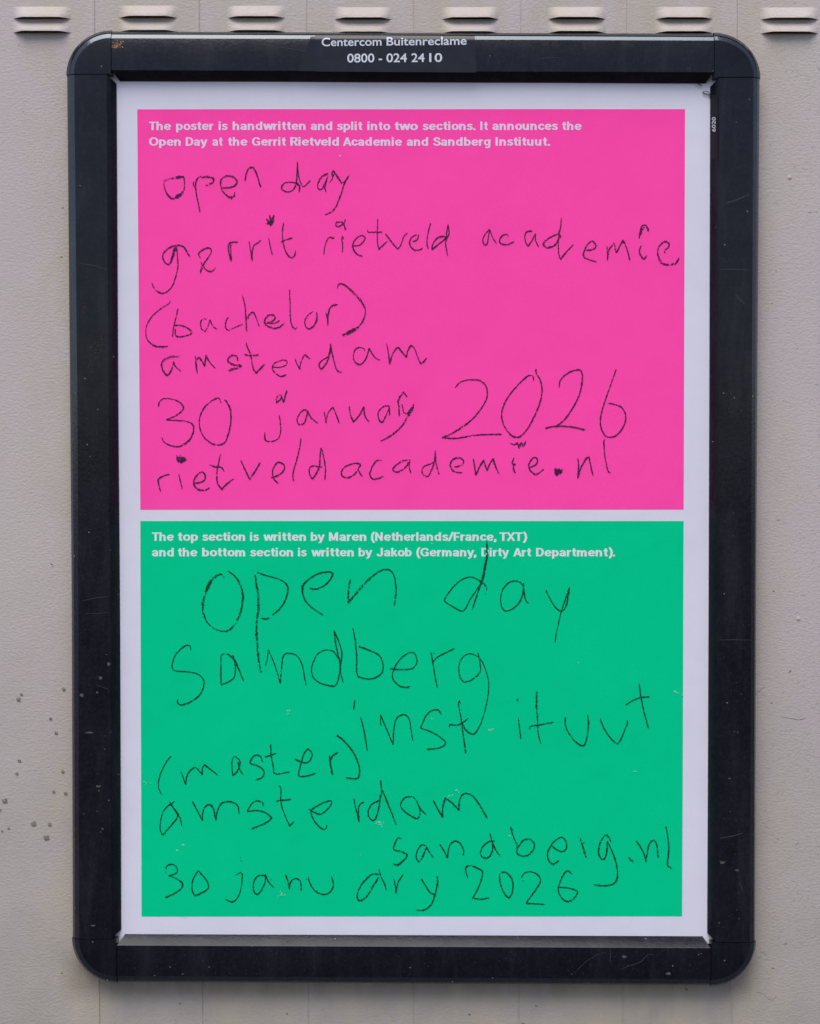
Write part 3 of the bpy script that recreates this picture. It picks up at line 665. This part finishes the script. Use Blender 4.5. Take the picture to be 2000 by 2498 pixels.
# handwriting, stroke by stroke: crop origin and scale, then points "x,y[,width]"
CR = {'A': (320, 360, .33604), 'B': (780, 480, .33604), 'C': (1120, 500, .33604), 'D': (320, 640, .34762), 'E': (600, 640, .28969), 'F': (320, 900, .34762),
      'G': (780, 880, .46350), 'H': (330, 1260, .34762), 'I': (930, 1260, .34762), 'J': (380, 1500, .49826), 'K': (1080, 1640, .34762), 'L': (370, 1950, .34762),
      'M': (860, 1990, .34762), 'N': (1300, 1980, .23175)}
HAND = """
#p open
A 238,240,16 300,222,22 355,214,24 376,212,16 386,262,10 380,315,16 345,348,26 305,370,20 270,350,14 240,290,9 238,240,9
A 455,240,9 450,270 460,292
A 488,215,14 472,240,12 466,280,12 473,340 485,400 493,440 498,470,8
A 485,215,18 540,212,22 590,220,18 598,240,14 585,258,18 540,275,24
A 652,290,14 710,290,14 752,275,14 768,245,16 740,212,16 690,205,16 655,230,14 648,270,12 660,310,10 690,345,16 725,362,24 748,350,14 750,322,10
A 825,243,12 835,190 850,155,14 878,143,12 900,165,14 920,220 932,265 943,290,10
#p day
A 1215,262,12 1170,252 1120,255 1094,280 1098,308 1135,322,12 1172,308 1195,270 1203,200 1206,102,9
A 1206,102,9 1212,180 1220,230 1236,268 1250,285 1275,265 1300,238,14
A 1195,262,14 1215,270 1222,290 1218,325,9
A 1430,188,14 1385,210,16 1356,260,10 1358,300 1380,303 1400,270 1430,205,10
A 1424,218,10 1410,270 1405,290 1415,325,9
A 1437,253,8 1460,222,8 1456,188,12 1470,168,14 1500,215,14 1530,262,10
A 1458,215,14 1475,190,12
A 1530,262,10 1555,240,10 1582,198,8
A 1582,198,10 1550,255,15 1525,330,12 1490,420,12 1455,465,14 1405,488,9
#p gerrit
A 330,708,14 280,725,14 235,765,14 229,800,13 250,838,12 275,846,14 300,800,12 322,735,12
A 285,838,14 298,785,14 318,715,20
A 318,712,14 350,708,14 385,725,14 410,770,12 432,792,10
A 328,715,12 335,790,10 338,860 325,930,12 300,1000 260,1045,13 220,1058,12 185,1040,12 160,1010 148,980,8
A 505,805,14 490,780,14 500,755,13 545,730,14 575,735,14 580,760,10 560,795,12 530,840,16 510,880,18 502,915,18
A 505,830,12 530,872,12 560,896,12 585,898,10 612,873,12
A 775,687,12 720,688,14 705,715,14 710,770,12 725,826,12
A 722,692,10 722,760,10 727,822,12
A 855,680,8 865,740,10 878,822,12
A 878,822,12 880,760,10 890,712,12 915,695,12 942,672,10
A 998,656,9 1010,720,10 1025,780,9
A 980,518,14 1010,550,24 1005,488,12 1012,560,26 1035,490,12 1020,545,28 985,552,16 1015,530,26
A 1000,505,12 1025,525,20
A 1108,542,12 1098,600,10 1102,690,10 1125,760,12 1148,792,13 1165,800,13 1185,785,12 1195,745,8
A 1085,685,12 1120,670,10 1170,655,12
#p rietveld
B 30,422,9 35,370 55,310 75,293,14 98,302,14 106,290,9
B 175,310,9 165,285,11 160,305 166,350 163,410,8
B 125,175,8 116,205,11 140,215,12 175,190,10 150,182,10 120,188,10
B 186,162,9 176,200,11 188,240,12 178,212,10 165,200,10
B 232,365,14 245,355,12 285,352,12 318,322,12 327,292,11 300,281,11 262,305 240,345,12 246,385 275,420 312,430,13
B 420,157,9 418,240 418,320 428,382,12 452,357 490,321,9
B 345,237,9 353,256,12 400,257 455,256,13
B 475,268,14 500,300,14 540,352,13 566,378,14 590,345,10 610,290 638,262,9
B 706,275,12 672,290,12 652,325,11 660,362,12 690,388,13 725,385,12 748,370,9
B 718,270,10 710,305,12 690,322,14 668,320,12
B 806,190,11 795,220,10 782,280 778,340 787,381,9
B 932,200,10 922,250 912,300,11 860,345,12 815,382,14 820,345,10 850,302,12 890,287,13 930,296,10
B 932,200,9 938,265,10 918,310,12 914,350 922,400 928,432,13
#p academie
C 222,175,13 190,210,10 172,250 180,285,12 202,285,12 210,240,10 222,180,10 242,235,9 272,280,9
C 355,230,9 350,212,12 315,222,14 293,255,12 302,280,12 350,288,14 400,265,10
C 530,190,12 490,195,14 477,225,10 482,270 500,300,12 525,262 556,205,11
C 556,205,10 553,250 577,305,9
C 742,92,9 736,160,10 722,208,18
C 722,208,16 670,230,14 620,265,14 614,292,16 640,310,18 690,295,14 720,250,12 730,210,12 738,240,9
C 724,205,12 720,290,10 724,360 737,392,14 770,350,12 828,287,11
C 920,328,14 960,325,14 990,308,12 990,288 967,262,14 930,290,12 905,340,12 905,375,14 945,398,12 1000,412,9
C 1072,292,9 1077,340 1076,402,10
C 1076,395,10 1090,320,11 1125,277,14 1132,310 1142,345,12 1165,300,10 1190,256,14 1215,310,12 1240,400,12
C 1322,290,9 1308,340,12 1325,378,12 1345,388,14 1362,362,10
C 1308,242,12 1312,200,13 1328,152,14 1350,145,12 1370,170,14 1372,198,12
C 1312,225,12 1330,180,12 1350,158,10
C 1490,350,12 1498,325,11 1522,303,12 1520,275,18 1495,265,16 1465,283,14 1443,320,12 1445,370,14 1470,420,20 1520,434,22 1570,423,20 1600,380,9
#p (bachelor)
D 268,268,9 268,285,9 200,330,10 140,385,9 105,455,9 108,530,10 150,578,12 200,592,12 258,587,10
D 328,322,11 315,380,9 298,450,9 288,523,9
D 298,445,14 340,440,10 385,455,10 422,482,14 422,497,12 390,513,12 330,522,12 310,505,10 308,465,9
D 530,402,9 505,395 487,420,10 493,465 517,485,9 535,455 552,403,9 575,450,9 605,470,9
D 680,382,10 664,415,12 662,455,12 685,475,12 730,455,12 780,432,10
D 780,232,9 795,290,10 803,370,12 810,490,10
D 812,400,16 830,365,14 855,350,14 875,385,9 898,450,8
D 1005,370,12 965,370,12 937,405,14 947,440,12 1000,462,14 1040,453,12 1073,425,9
D 1000,368,12 1010,388,10 992,410,14 950,425,10 1010,425,10 1040,404,10
D 1110,190,10 1115,300,10 1117,400 1132,448 1148,468,14 1166,452,9
D 1280,345,9 1240,370 1218,415 1228,455 1253,465,14 1285,440 1303,395 1299,347,11
D 1365,352,9 1378,400,12 1378,448,12
D 1378,440,12 1382,370,12 1395,320,12 1420,300,16 1450,298,18
D 1450,185,9 1450,160,9 1475,150,13 1520,175,16 1580,235,22 1628,295,14 1643,350,9 1625,410,14 1590,455,20 1530,490,26 1480,512,16
#p amsterdam
D 338,662,16 290,660,18 235,680,20 212,712,16 220,755,14 248,790,16 270,775,14 290,730,12 300,692,12
D 298,695,12 310,730,12 350,765,12
D 450,658,12 455,720,14 463,780,9
D 455,690,12 475,665,16 500,700,12 515,728,13 520,690,12 525,650,14 550,700,10 590,745,9
D 748,695,9 740,660,13 705,652,14 676,688,12 710,715,16 765,725,24 740,742,20 680,758,18
D 808,562,8 812,590,12 835,640,11 848,710,10 858,750,12 878,775,16 905,745,14 935,715,16
D 790,645,14 840,652,14 895,650,12
D 990,735,10 1050,735 1088,718 1090,690,9 1060,686 1010,705 988,740,10 1010,775,10 1050,800,12 1088,788,14
D 1145,665,10 1160,705,9 1183,752,11 1190,700,9 1218,645,12 1255,678,9
D 1398,568,12 1395,620,14 1375,695,12 1335,752,14 1318,725,12 1330,695,12 1387,660,14
D 1398,568,12 1408,630,12 1425,700,10 1440,750,10 1460,768,13 1478,768,9
E 998,748,9 995,728,9 960,716,13 925,728,12 905,770,11 912,830,12 950,858,16 985,845,13 1015,795,13 1037,722,14 1060,765,12 1095,808,10 1130,823,9
E 1183,678,10 1195,740,11 1210,852,16 1225,800,13 1250,745,14 1280,715,18 1310,750,14 1350,798,14 1360,750,12 1385,703,16 1415,718,12 1440,780,11 1470,848,15 1500,830,14 1525,798,10
#p 30
F 192,268,14 195,235,12 220,212,12 260,207,11 330,228,12 365,265,12 350,300,12 300,335,12 243,355,14
F 243,355,13 300,360,11 370,365,11 420,380,12 438,412,12 425,470,13 390,515,16 330,545,16 270,535,12 230,512,12 212,478,9
F 628,240,7 622,215,8 605,203,13 560,225,13 510,275,12 480,340,10 480,410,10 508,475,11 560,520,13 610,533,14 655,515,14 680,455,12 697,380,11 697,300,13 680,245,14 652,212,16
#p january
F 1038,322,9 1046,380 1048,440 1030,488 980,510,11 942,500 936,470 938,443,9
F 1045,180,13 1020,200,11 1018,235,12 1050,208,11 1052,180,11 1060,215,12 1070,235,12 1080,190,13 1093,150,12
F 1240,290,13 1205,290,11 1167,335,11 1168,378,11 1190,390,13 1220,368,11 1238,295,11 1260,340,10 1310,380,9
F 1355,297,9 1360,340 1368,382,11
F 1368,378,10 1380,310,11 1415,268,13 1435,310,11 1460,382,11
F 1530,260,10 1538,320 1560,370,13 1600,325,12 1632,265,14 1640,330,11 1672,373,9
G 368,240,9 340,238,8 308,270,8 312,310,8 330,322,10 350,285,8 366,245,8 368,290,6
G 418,290,9 416,240,9 412,210,11 425,185,13 440,165,9 460,190,8
G 432,225,7 440,265,8 455,280,10 475,258,9 495,228,9
G 495,228,8 488,255,10 465,290,14 430,345,12 380,390,12 320,423,7
#p 2026
G 713,142,9 740,112,8 790,100,8 845,105,9 875,135,9 880,190,8 850,250,9 800,310,10 740,355,12 690,385,11 642,405,10
G 642,405,10 720,408,9 800,394,10 880,388,9 958,387,10
G 1125,105,6 1120,78,7 1095,80,8 1040,130,8 985,200,8 958,270,9 965,330,9 1000,385,9 1040,403,11 1080,375,10 1120,310,9 1155,230,9 1170,160,9 1160,100,9 1140,68,9 1138,42,8
G 1260,142,6 1265,105,8 1300,68,8 1350,48,9 1376,56,9 1382,100,10 1365,180,9 1330,250,10 1285,312,12 1240,345,9
G 1185,355,11 1240,345,9 1320,347,11 1398,365,12
G 1560,45,7 1530,130,8 1495,230,9 1478,300,9 1480,350,9 1500,392,11 1530,403,12 1570,385,10 1605,330,9 1608,280,9 1580,240,10 1518,223,11
#p rietveldacademie.nl
F 205,862,12 192,810,14 190,775,16 230,748,14 270,740,14
F 332,735,8 345,790,10 358,842,9
F 318,605,14 330,655,22 340,610,20 350,655,26 355,615,22 375,635,26 345,650,20
F 440,800,14 480,798,14 515,775,12 518,745,14 495,722,12 460,745,13 437,790,13 447,825,14 480,848,15 520,850,14 550,832,14
F 625,598,10 612,660,10 600,730,12 605,800,12 635,845,15 665,810,14 720,770,10
F 548,672,10 590,688,14 630,690,13 655,722,9
F 768,642,11 800,710,13 830,775,16 870,715,13 905,655,14
F 978,762,12 1035,745,13 1072,708,13 1070,672,12 1030,655,13 1000,690,12 990,735,10 1005,778,12 1035,802,12
F 1192,482,8 1180,560,10 1160,640,11 1140,710,11 1134,750,10 1140,790,9
F 1272,775,14 1252,740,12 1250,700,12 1275,680,12 1342,690,10
F 1272,770,14 1300,730,14 1322,670,13 1325,600,10 1332,548,10
F 1332,548,10 1350,620,12 1362,700,12 1358,782,9
G 215,545,10 180,540,9 130,560,9 113,590,10 125,612,11 160,612,10 190,588,9 215,545,10
G 213,545,9 203,575,8 225,610,8
G 325,525,10 300,525,9 275,560,9 264,600,10 285,624,11 335,608,7
G 470,520,9 430,530,9 390,560,9 388,578,9 410,585,10 450,562,9 475,518,9
G 475,518,8 470,560,8 482,595,8
G 608,470,10 605,520,10 590,570,10 568,608,10 540,592,8 545,560,8 600,535,9
G 608,475,8 612,540,8 628,600,9
G 705,560,9 745,550,9 758,530,8 735,510,10 700,520,10 688,550,10 705,582,9 750,590,8
G 808,515,8 815,560,9 822,605,10
G 822,600,10 840,560,9 862,523,10 872,555,9 880,577,10 895,540,9 912,515,10 925,555,9 942,595,8
G 1022,510,9 1012,540,9 1030,545,9 1018,555,9 1028,592,9
G 1002,435,8 1025,442,9 1040,430,9 1048,458,12 1062,430,12 1070,452,12 1085,420,9
G 1100,562,9 1135,548,9 1147,520,9 1125,510,9 1100,545,9 1110,580,10 1140,598,10 1180,570,9
G 1238,600,14 1242,572,18 1248,598,22 1258,572,22 1265,588,20 1280,570,12
G 1358,512,8 1362,560,8 1357,620,10
G 1357,618,10 1375,562,9 1400,517,10 1417,506,10 1425,550,9 1438,605,8
G 1490,432,10 1500,412,8
G 1495,425,9 1500,500,8 1515,575,8 1530,592,9
#g open
H 625,435,7 600,405,14 560,425,20 520,470,24 485,560,22 472,640,20 485,700,14 510,750,9 560,790,10 615,805,11 660,795,15 705,745,18 740,660,18 755,560,20 735,480,16 700,420,13 648,382,7
H 838,405,10 850,480,16 862,560,20 862,660,20 850,760,18 855,900,20 865,1000,20 880,1098,18
H 850,390,12 920,415,10 1010,440,9 1060,475,11 1070,520,11 1050,590,12 1010,650,14 960,692,10
H 880,712,8 920,720,14 942,710,14
H 1220,502,10 1270,508,12 1330,480,13 1375,430,14 1383,397,13 1355,388,12 1280,402,12 1210,445,14 1175,490,18 1175,545,14 1200,600,10 1260,655,10 1318,690,9
H 1512,440,14 1500,480,22 1495,540,14 1495,607,20 1540,550,20 1600,480,22 1650,430,18 1720,382,14 1768,370,12 1801,390,11 1821,440,10 1829,520,12 1818,628,10
#g day
I 732,543,9 733,540,9
I 740,525,10 735,490,10 705,460,11 660,435,10 620,425,9 560,445,10 500,500,11 455,562,10 445,592,11 490,625,9 560,662,11 590,645,10 630,570,9 680,500,10 705,440,12 725,350,13 740,260,14 740,175,12
I 738,200,12 745,262,10 735,330,12 715,440,10 690,500,9 665,570,11 635,660,10
I 995,490,9 975,462,9 930,452,11 880,475,11 845,530,9 838,600,9 853,648,10 885,662,11 930,640,11 975,592,11 996,520,12 997,465,10
I 998,500,14 1003,540,12 1015,590,9 1035,610,7
I 1155,515,14 1180,570,10 1220,635,10 1260,663,14 1290,643,14 1310,570,12 1320,498,12
I 1320,498,10 1292,580,12 1265,660,10 1245,740,9 1228,820,8 1218,885,9
#g Sandberg
J 172,175,6 165,150,7 140,153,8 100,190,7 80,240,6 90,272,7 150,278,7 205,290,7 235,325,7 222,380,8 180,420,8 130,440,9 108,432,8 107,412,6
J 318,338,8 318,260,7 320,200,7 340,190,7 370,205,8 388,240,8 385,300,7 360,325,8 318,342,8
J 376,196,10 395,240,8 430,325,6
J 535,250,4 545,215,4 550,168,6
J 550,168,7 580,240,7 610,335,8 615,260,7 625,200,8 650,188,8 690,200,7 715,240,7 727,300,7 735,345,6
J 895,215,8 870,180,8 830,172,7 790,195,7 763,255,7 770,305,7 810,335,8 868,348,10 890,325,8 905,240,8 908,170,8 872,75,8
J 872,75,6 880,140,8 900,230,9 906,290,7 918,332,6
J 964,62,6 975,120,8 983,200,8 985,288,8 1010,308,8 1060,312,8 1105,285,8 1112,240,8 1095,200,8 1050,175,8 990,153,9
J 1145,263,10 1200,267,7 1255,262,7 1278,230,7 1268,190,7 1245,183,7 1200,212,7 1165,265,7 1160,310,7 1190,345,8 1225,355,9 1247,348,6
J 1347,182,7 1355,230,7 1365,290,7 1378,355,8
J 1355,235,7 1375,210,8 1420,185,8 1462,165,9
J 1360,187,8 1361,189,8
J 1580,205,7 1545,190,7 1510,200,7 1485,240,6 1488,300,7 1510,328,8 1550,315,8 1587,280,7 1588,240,7 1577,182,6
J 1580,205,8 1595,225,7 1615,270,6 1630,340,6 1620,430,6 1595,520,6 1570,570,8 1548,583,9 1515,560,8 1500,525,6
#g instituut
J 975,413,7 968,462,9
J 1002,500,6 1020,570,8 1035,665,8
J 1102,545,8 1100,487,7
J 1100,487,7 1130,560,7 1162,635,8 1165,560,7 1180,505,7 1215,488,7 1240,510,7 1250,570,7 1258,615,6
J 1397,488,6 1385,468,8 1360,465,8 1325,490,8 1295,555,7 1330,565,7 1380,590,7 1418,625,8 1390,650,8 1325,658,9
J 1495,440,6 1485,420,7 1482,440,7 1495,510,7 1505,590,8 1518,678,9
J 1435,550,7 1440,537,7 1470,540,8 1500,528,8 1530,505,10
K 522,180,16 527,205,14
K 530,315,9 538,390,10 548,470,10
K 660,132,12 657,225,17 665,330,11 668,420,10 688,503,8
K 612,400,10 612,382,10 680,368,13 778,350,13
K 862,310,18 858,340,11 870,400,10 920,475,10 985,515,14 1010,460,10 1022,370,11 1016,293,9
K 1110,318,18 1112,345,13 1150,425,11 1215,497,13 1240,485,11 1270,420,9 1295,352,11 1290,335,9
K 1378,78,9 1390,170,11 1410,270,10 1442,392,11
K 1282,230,12 1330,200,10 1385,178,13 1455,172,12
#g (master)
J 75,692,9 50,722,7 20,785,7 12,840,6 28,880,6
J 122,768,9 135,800,7 145,830,9 155,780,8 185,748,8 205,755,8 227,782,9 228,750,8 238,733,9 265,755,8 303,785,6
J 375,780,8 372,720,7 383,692,8 405,705,7 412,730,8 395,770,8 372,788,9
J 403,718,9 408,750,7 427,782,6
J 522,720,7 510,690,8 480,690,8 462,725,8 495,737,8 528,762,8 520,795,8 488,807,9
J 562,632,8 565,690,8 575,740,8 585,778,8 655,768,8
J 532,695,10 560,688,9 590,675,9
J 680,705,10 720,722,8 750,718,8 765,680,8 745,655,8 725,680,8 707,740,8 700,786,8 740,788,9 782,775,8
J 850,688,11 855,730,12 865,785,10
J 852,718,7 865,690,9 892,672,8
J 885,588,11 920,615,9 965,670,9 992,730,8 997,770,8 985,800,9 930,797,7
#g amsterdam
L 130,32,12 85,78,10 62,150,9 60,220,10 80,250,15 120,200,12 180,125,12 160,75,10 128,30,12
L 135,35,10 170,80,10 197,130,10 212,190,9
L 120,14,10 145,42,12
L 160,14,8 115,45,8
L 285,15,13 320,80,11 358,153,12
L 356,150,10 358,95,11 375,50,11 410,38,13 435,70,12 442,110,12 450,143,12 462,75,11 490,28,12 530,15,13 580,25,11 605,50,11 612,100,9
L 780,50,9 775,20,12 735,10,14 700,32,12 670,85,12 740,78,12 800,95,12 843,130,12 800,165,12 730,195,14 695,208,14
J 600,835,6 612,850,8 612,910,8 625,965,7 655,1033,9 677,1010,6
J 587,911,9 662,903,9
L 1100,65,11 1140,90,11 1185,103,12 1230,72,12 1263,25,10 1255,9,11 1200,25,11 1130,65,13 1118,97,12 1140,150,11 1180,195,12 1215,210,12 1230,175,14
J 970,898,6 975,930,7 995,1010,9 992,965,7 997,930,8 1020,915,8
J 1095,885,5 1098,900,6
J 1100,808,8 1105,862,8 1098,900,8 1088,960,8 1070,1005,9 1045,992,8 1040,960,8 1060,925,8 1102,905,7
J 1105,850,9 1120,885,9 1150,960,8 1177,1028,9
J 1272,905,7 1255,890,8 1220,895,8 1198,928,7 1215,960,8 1260,990,9 1283,995,9 1293,960,7 1275,905,6
J 1278,912,8 1297,950,8 1325,980,6
J 1357,905,9 1380,950,8 1403,990,10 1405,940,8 1417,897,9 1450,920,8 1483,955,10 1487,910,8 1503,878,9 1530,875,8 1560,895,8 1590,940,8 1622,995,9
#g sandberg.nl
M 348,165,6 320,155,11 298,190,12 290,237,12 340,250,12 383,275,12 360,310,12 315,345,15 285,335,9
M 520,217,11 485,205,13 455,245,12 445,290,12 465,325,14 490,290,13 520,222,12 545,265,10 570,300,9
M 612,200,11 640,245,11 667,298,13 672,240,12 690,195,12 725,178,13 755,195,12 778,240,11 775,280,13
M 1000,180,10 960,180,13 915,215,12 898,265,12 920,295,14 955,290,13 982,240,12 977,175,12 960,118,10
M 975,165,14 1005,240,10 1040,285,10
M 1130,105,7 1108,82,11 1130,150,10 1155,210,11 1153,260,13 1190,283,14 1230,275,14 1270,235,12 1272,190,12 1240,165,10 1195,175,13 1158,225,13
N 195,355,14 250,400,16 310,418,18 350,385,18 350,320,18 310,268,18 260,285,16 200,340,18 155,430,18 160,500,18 205,552,22 235,540,18 280,508,20
N 498,275,8 515,340,22 540,420,20 560,485,24
N 515,340,14 545,320,12
N 820,318,18 800,270,18 770,248,22 730,285,22 700,350,22 690,430,18 710,485,18 745,500,22 768,460,20 780,390,18 780,305,12
N 780,305,14 820,390,16 860,490,18 885,590,18 890,680,18 870,740,24 820,770,20 740,780,22 635,768,12
N 1003,490,18 1018,485,18 1025,515,14 1035,505,18 1065,537,16
N 1085,305,20 1130,370,18 1175,460,18 1192,533,24
N 1190,500,18 1215,370,20 1240,320,20 1270,300,18 1300,340,18 1320,490,16
N 1385,168,14 1402,160,16 1420,270,16 1430,380,18 1422,480,20 1415,555,20 1435,582,16 1465,600,16
#g 30
L 100,492,9 105,467,10 140,455,12 173,475,11 178,508,10 155,525,10 115,535,10
L 115,535,11 165,552,10 215,588,12 205,625,11 160,660,12 95,688,14
L 97,510,8 98,512,8
L 325,498,12 290,560,11 282,620,11 300,672,12 350,655,12 396,622,12 385,570,11 325,498,10
#g january
L 582,537,7 605,522,9 632,518,11 632,580,10 620,650,10 595,700,11 565,720,12 535,710,11 512,697,8
L 620,405,9 623,418,9
L 627,428,9 631,438,9
L 800,545,13 790,535,11 750,535,12 720,570,11 712,630,12 735,665,13 765,645,12 793,585,12 798,520,10
L 798,528,12 820,580,12 857,622,10
L 835,562,8 840,564,8
L 938,528,13 955,575,11 968,635,15
L 965,632,12 972,585,12 1000,558,12 1030,562,12 1046,590,12 1048,642,12
L 1095,540,11 1115,600,11 1150,645,11 1210,668,12 1255,645,11 1274,600,11 1262,540,9
L 1085,562,8 1090,560,8
M 185,412,12 140,410,14 90,450,13 45,512,12 32,570,12 50,595,15 95,570,13 140,500,13 182,432,14
M 183,372,8 200,430,10 225,480,11 237,525,10
M 278,435,9 290,450,9 298,490,9 304,547,15
M 304,540,13 315,480,12 335,440,11 355,410,9
M 482,440,13 510,490,12 545,540,12 575,552,14
M 595,423,14 592,500,15 570,580,13 545,630,12 500,662,14 445,662,9
#g 2026
M 808,435,8 795,395,9 797,360,11 830,350,11 880,370,12 912,392,12 905,440,11 880,510,12 842,578,11 900,585,9 958,577,12
M 1040,398,11 1075,398,14 1110,430,13 1125,480,13 1120,540,13 1098,578,14 1065,545,12 1035,470,12 1033,405,11
M 1185,435,14 1200,405,11 1250,393,12 1300,415,12 1318,460,12 1280,525,14 1215,615,14
M 1215,615,14 1280,618,11 1350,622,9
M 1193,456,11 1197,458,11
M 1538,408,12 1520,390,12 1495,392,12 1465,440,12 1445,500,12 1447,540,11 1475,585,11 1515,602,16 1550,582,14 1580,540,11 1560,520,10 1500,505,10 1435,502,9
"""
def cr(p0, p1, p2, p3, t):
    out = []
    for a, b, c, d in zip(p0, p1, p2, p3):
        out.append(.5*((2*b)+(-a+c)*t+(2*a-5*b+4*c-d)*t*t+(-a+3*b-3*c+d)*t**3))
    return out
WV, WF, WU = [], [], []
sidx = 0
def stroke(pts):
    """pts in photo measure with widths; adds a thin ribbon to the current word"""
    global sidx
    if len(pts) == 2 and math.hypot(pts[0][0]-pts[1][0], pts[0][1]-pts[1][1]) < 2.5:
        (x, y, w0), (x1, y1, w1) = pts; pts = [(x-1, y-.6, w0), (x1+1, y1+.6, w1)]
    sm = []
    n = len(pts)
    for i in range(n-1):
        p0, p1, p2, p3 = pts[max(0, i-1)], pts[i], pts[i+1], pts[min(n-1, i+2)]
        d = math.hypot(p2[0]-p1[0], p2[1]-p1[1])
        # keep sharp turns sharp
        def turn(a, b, c):
            v1 = Vector((b[0]-a[0], b[1]-a[1])); v2 = Vector((c[0]-b[0], c[1]-b[1]))
            return v1.length > 0 and v2.length > 0 and v1.normalized().dot(v2.normalized()) < -.15
        if turn(p0, p1, p2): p0 = p1
        if turn(p1, p2, p3): p3 = p2
        k = max(2, int(d/2.2))
        for j in range(k): sm.append(cr(p0, p1, p2, p3, j/k))
    sm.append(list(pts[-1]))
    base = .00045+.00005*(sidx % 6); sidx += 1
    k0 = len(WV); N = len(sm); ph = random.random()*50
    for i, (x, y, wd) in enumerate(sm):
        x0, y0 = sm[max(0, i-1)][:2]; x1, y1 = sm[min(N-1, i+1)][:2]
        d = math.hypot(x1-x0, y1-y0) or 1; nx, ny = -(y1-y0)/d, (x1-x0)/d
        j = noise.noise(Vector((ph, i*.35, 0))); j2 = noise.noise(Vector((ph+9, i*.5, 3)))
        hw = max(1.45, wd*.5*1.12)*(1+.30*j); ox = .5*j2
        endf = .55 if i in (0, N-1) else (.85 if i in (1, N-2) else 1)
        cov = 1.0-(max(0, wd-4.2)*.045 if wd < 8 else -.12)+.07*j2+.13*noise.noise(Vector((ph, i*.11, 8)))   # wide soft strokes are grainier
        for s in (-1, 0, 1):
            WV.append(S(x+nx*(hw*s*endf+ox), y+ny*(hw*s*endf+ox), base+.0000006*i)); WU.append(((s+1)/2, cov-(.08 if endf < 1 else 0)))
    for i in range(N-1):
        for s in (0, 1):
            a = k0+3*i+s; WF.append((a, a+1, a+4, a+3))
def flush(word, sect):
    global WV, WF, WU
    if not WV: return
    me = fixn2(mesh('handwritten_word', WV, WF, True, WU))
    link('handwritten_word', me, M_char_p if sect == 'p' else M_char_g, pk if sect == 'p' else gn, label='handwritten "%s"' % word)
    WV, WF, WU = [], [], []
cur = None
for ln in HAND.strip().splitlines():
    if ln[0] == '#':
        if cur: flush(*cur)
        sect, word = ln[1:].split(' ', 1); cur = (word, sect); continue
    c, *toks = ln.split(); ox, oy, k = CR[c]; pts = []; wd = 10
    for t in toks:
        q = [float(v) for v in t.split(',')]
        if len(q) > 2: wd = q[2]
        pts.append((ox+q[0]*k, oy+q[1]*k, wd*k))
    stroke(pts)
flush(*cur)

# scuffs where the green ink has come off
V = []; F = []
for x, y, sp, num in ((1197, 1780, 4, 9), (1055, 1753, 1.5, 3), (1114, 1930, 2.5, 5), (1103, 1940, 3, 5), (926, 2008, 5, 14), (705, 1733, 2.5, 5), (701, 1741, 1, 2), (447, 2061, 2.5, 5), (431, 2074, 1.5, 3), (686, 2181, 5, 14), (1649, 1688, 3, 8),
                      (1664, 1695, 1.5, 5), (1549, 1881, 3, 4), (355, 1909, 6, 7), (1242, 2038, 1.5, 3), (1411, 1616, 1, 2), (1051, 1327, 1, 1), (880, 2085, 1, 1), (830, 380, 1, 3), (450, 2235, 8, 3)):
    for _ in range(num):
        a, b = x+random.gauss(0, sp), y+random.gauss(0, sp*.6); r = random.uniform(.5, 1.3); k = len(V)
        for i in range(5):
            t = 2*pi*i/5; V.append(S(a+r*1.5*cos(t)*random.uniform(.6, 1.2), b+r*sin(t), .0009))
        F.append(tuple(range(k, k+5)))
link('scuff_marks', fixn2(mesh('scuff_marks', V, F)), M_chip, gn, kind='stuff', label='tiny pale scuffs in the green print')

# dried leaf scraps caught behind the right rail
pts = [(1714, 226), (1718, 222), (1726, 223), (1731, 228), (1732, 233), (1726, 232), (1719, 230)]
def tubes(paths, r, h, name):
    V = []; F = []
    for path in paths:
        for i in range(len(path)-1):
            a, b = P(*path[i], h), P(*path[i+1], h); d = (b-a).normalized(); u = d.cross(Vector((0, 1, 0))).normalized()*r*U; v = Vector((0, 1, 0))*r*U; k = len(V)
            for p in (a, b):
                for q in range(4): V.append(p+u*cos(q*pi/2)+v*sin(q*pi/2))
            for q in range(4): F.append((k+q, k+(q+1) % 4, k+4+(q+1) % 4, k+4+q))
    return fixn(mesh(name, V, F))
lf = link('dried_leaf', tubes([pts+[pts[0]], [(1714, 226), (1723, 228), (1738, 233)], [(1731, 233), (1732, 240)]], .7, .0188, 'dried_leaf'), M_leaf,
          label='tiny dried leaf skeleton stuck beside the upper right inner corner of the frame', category='leaf')
link('twig', tubes([[(1696, 202), (1706, 205), (1713, 210)], [(1700, 203), (1711, 209)]], .9, .0200, 'twig'), M_leaf,
     label='short dark twig scrap poking out under the upper rail near the right corner', category='twig')
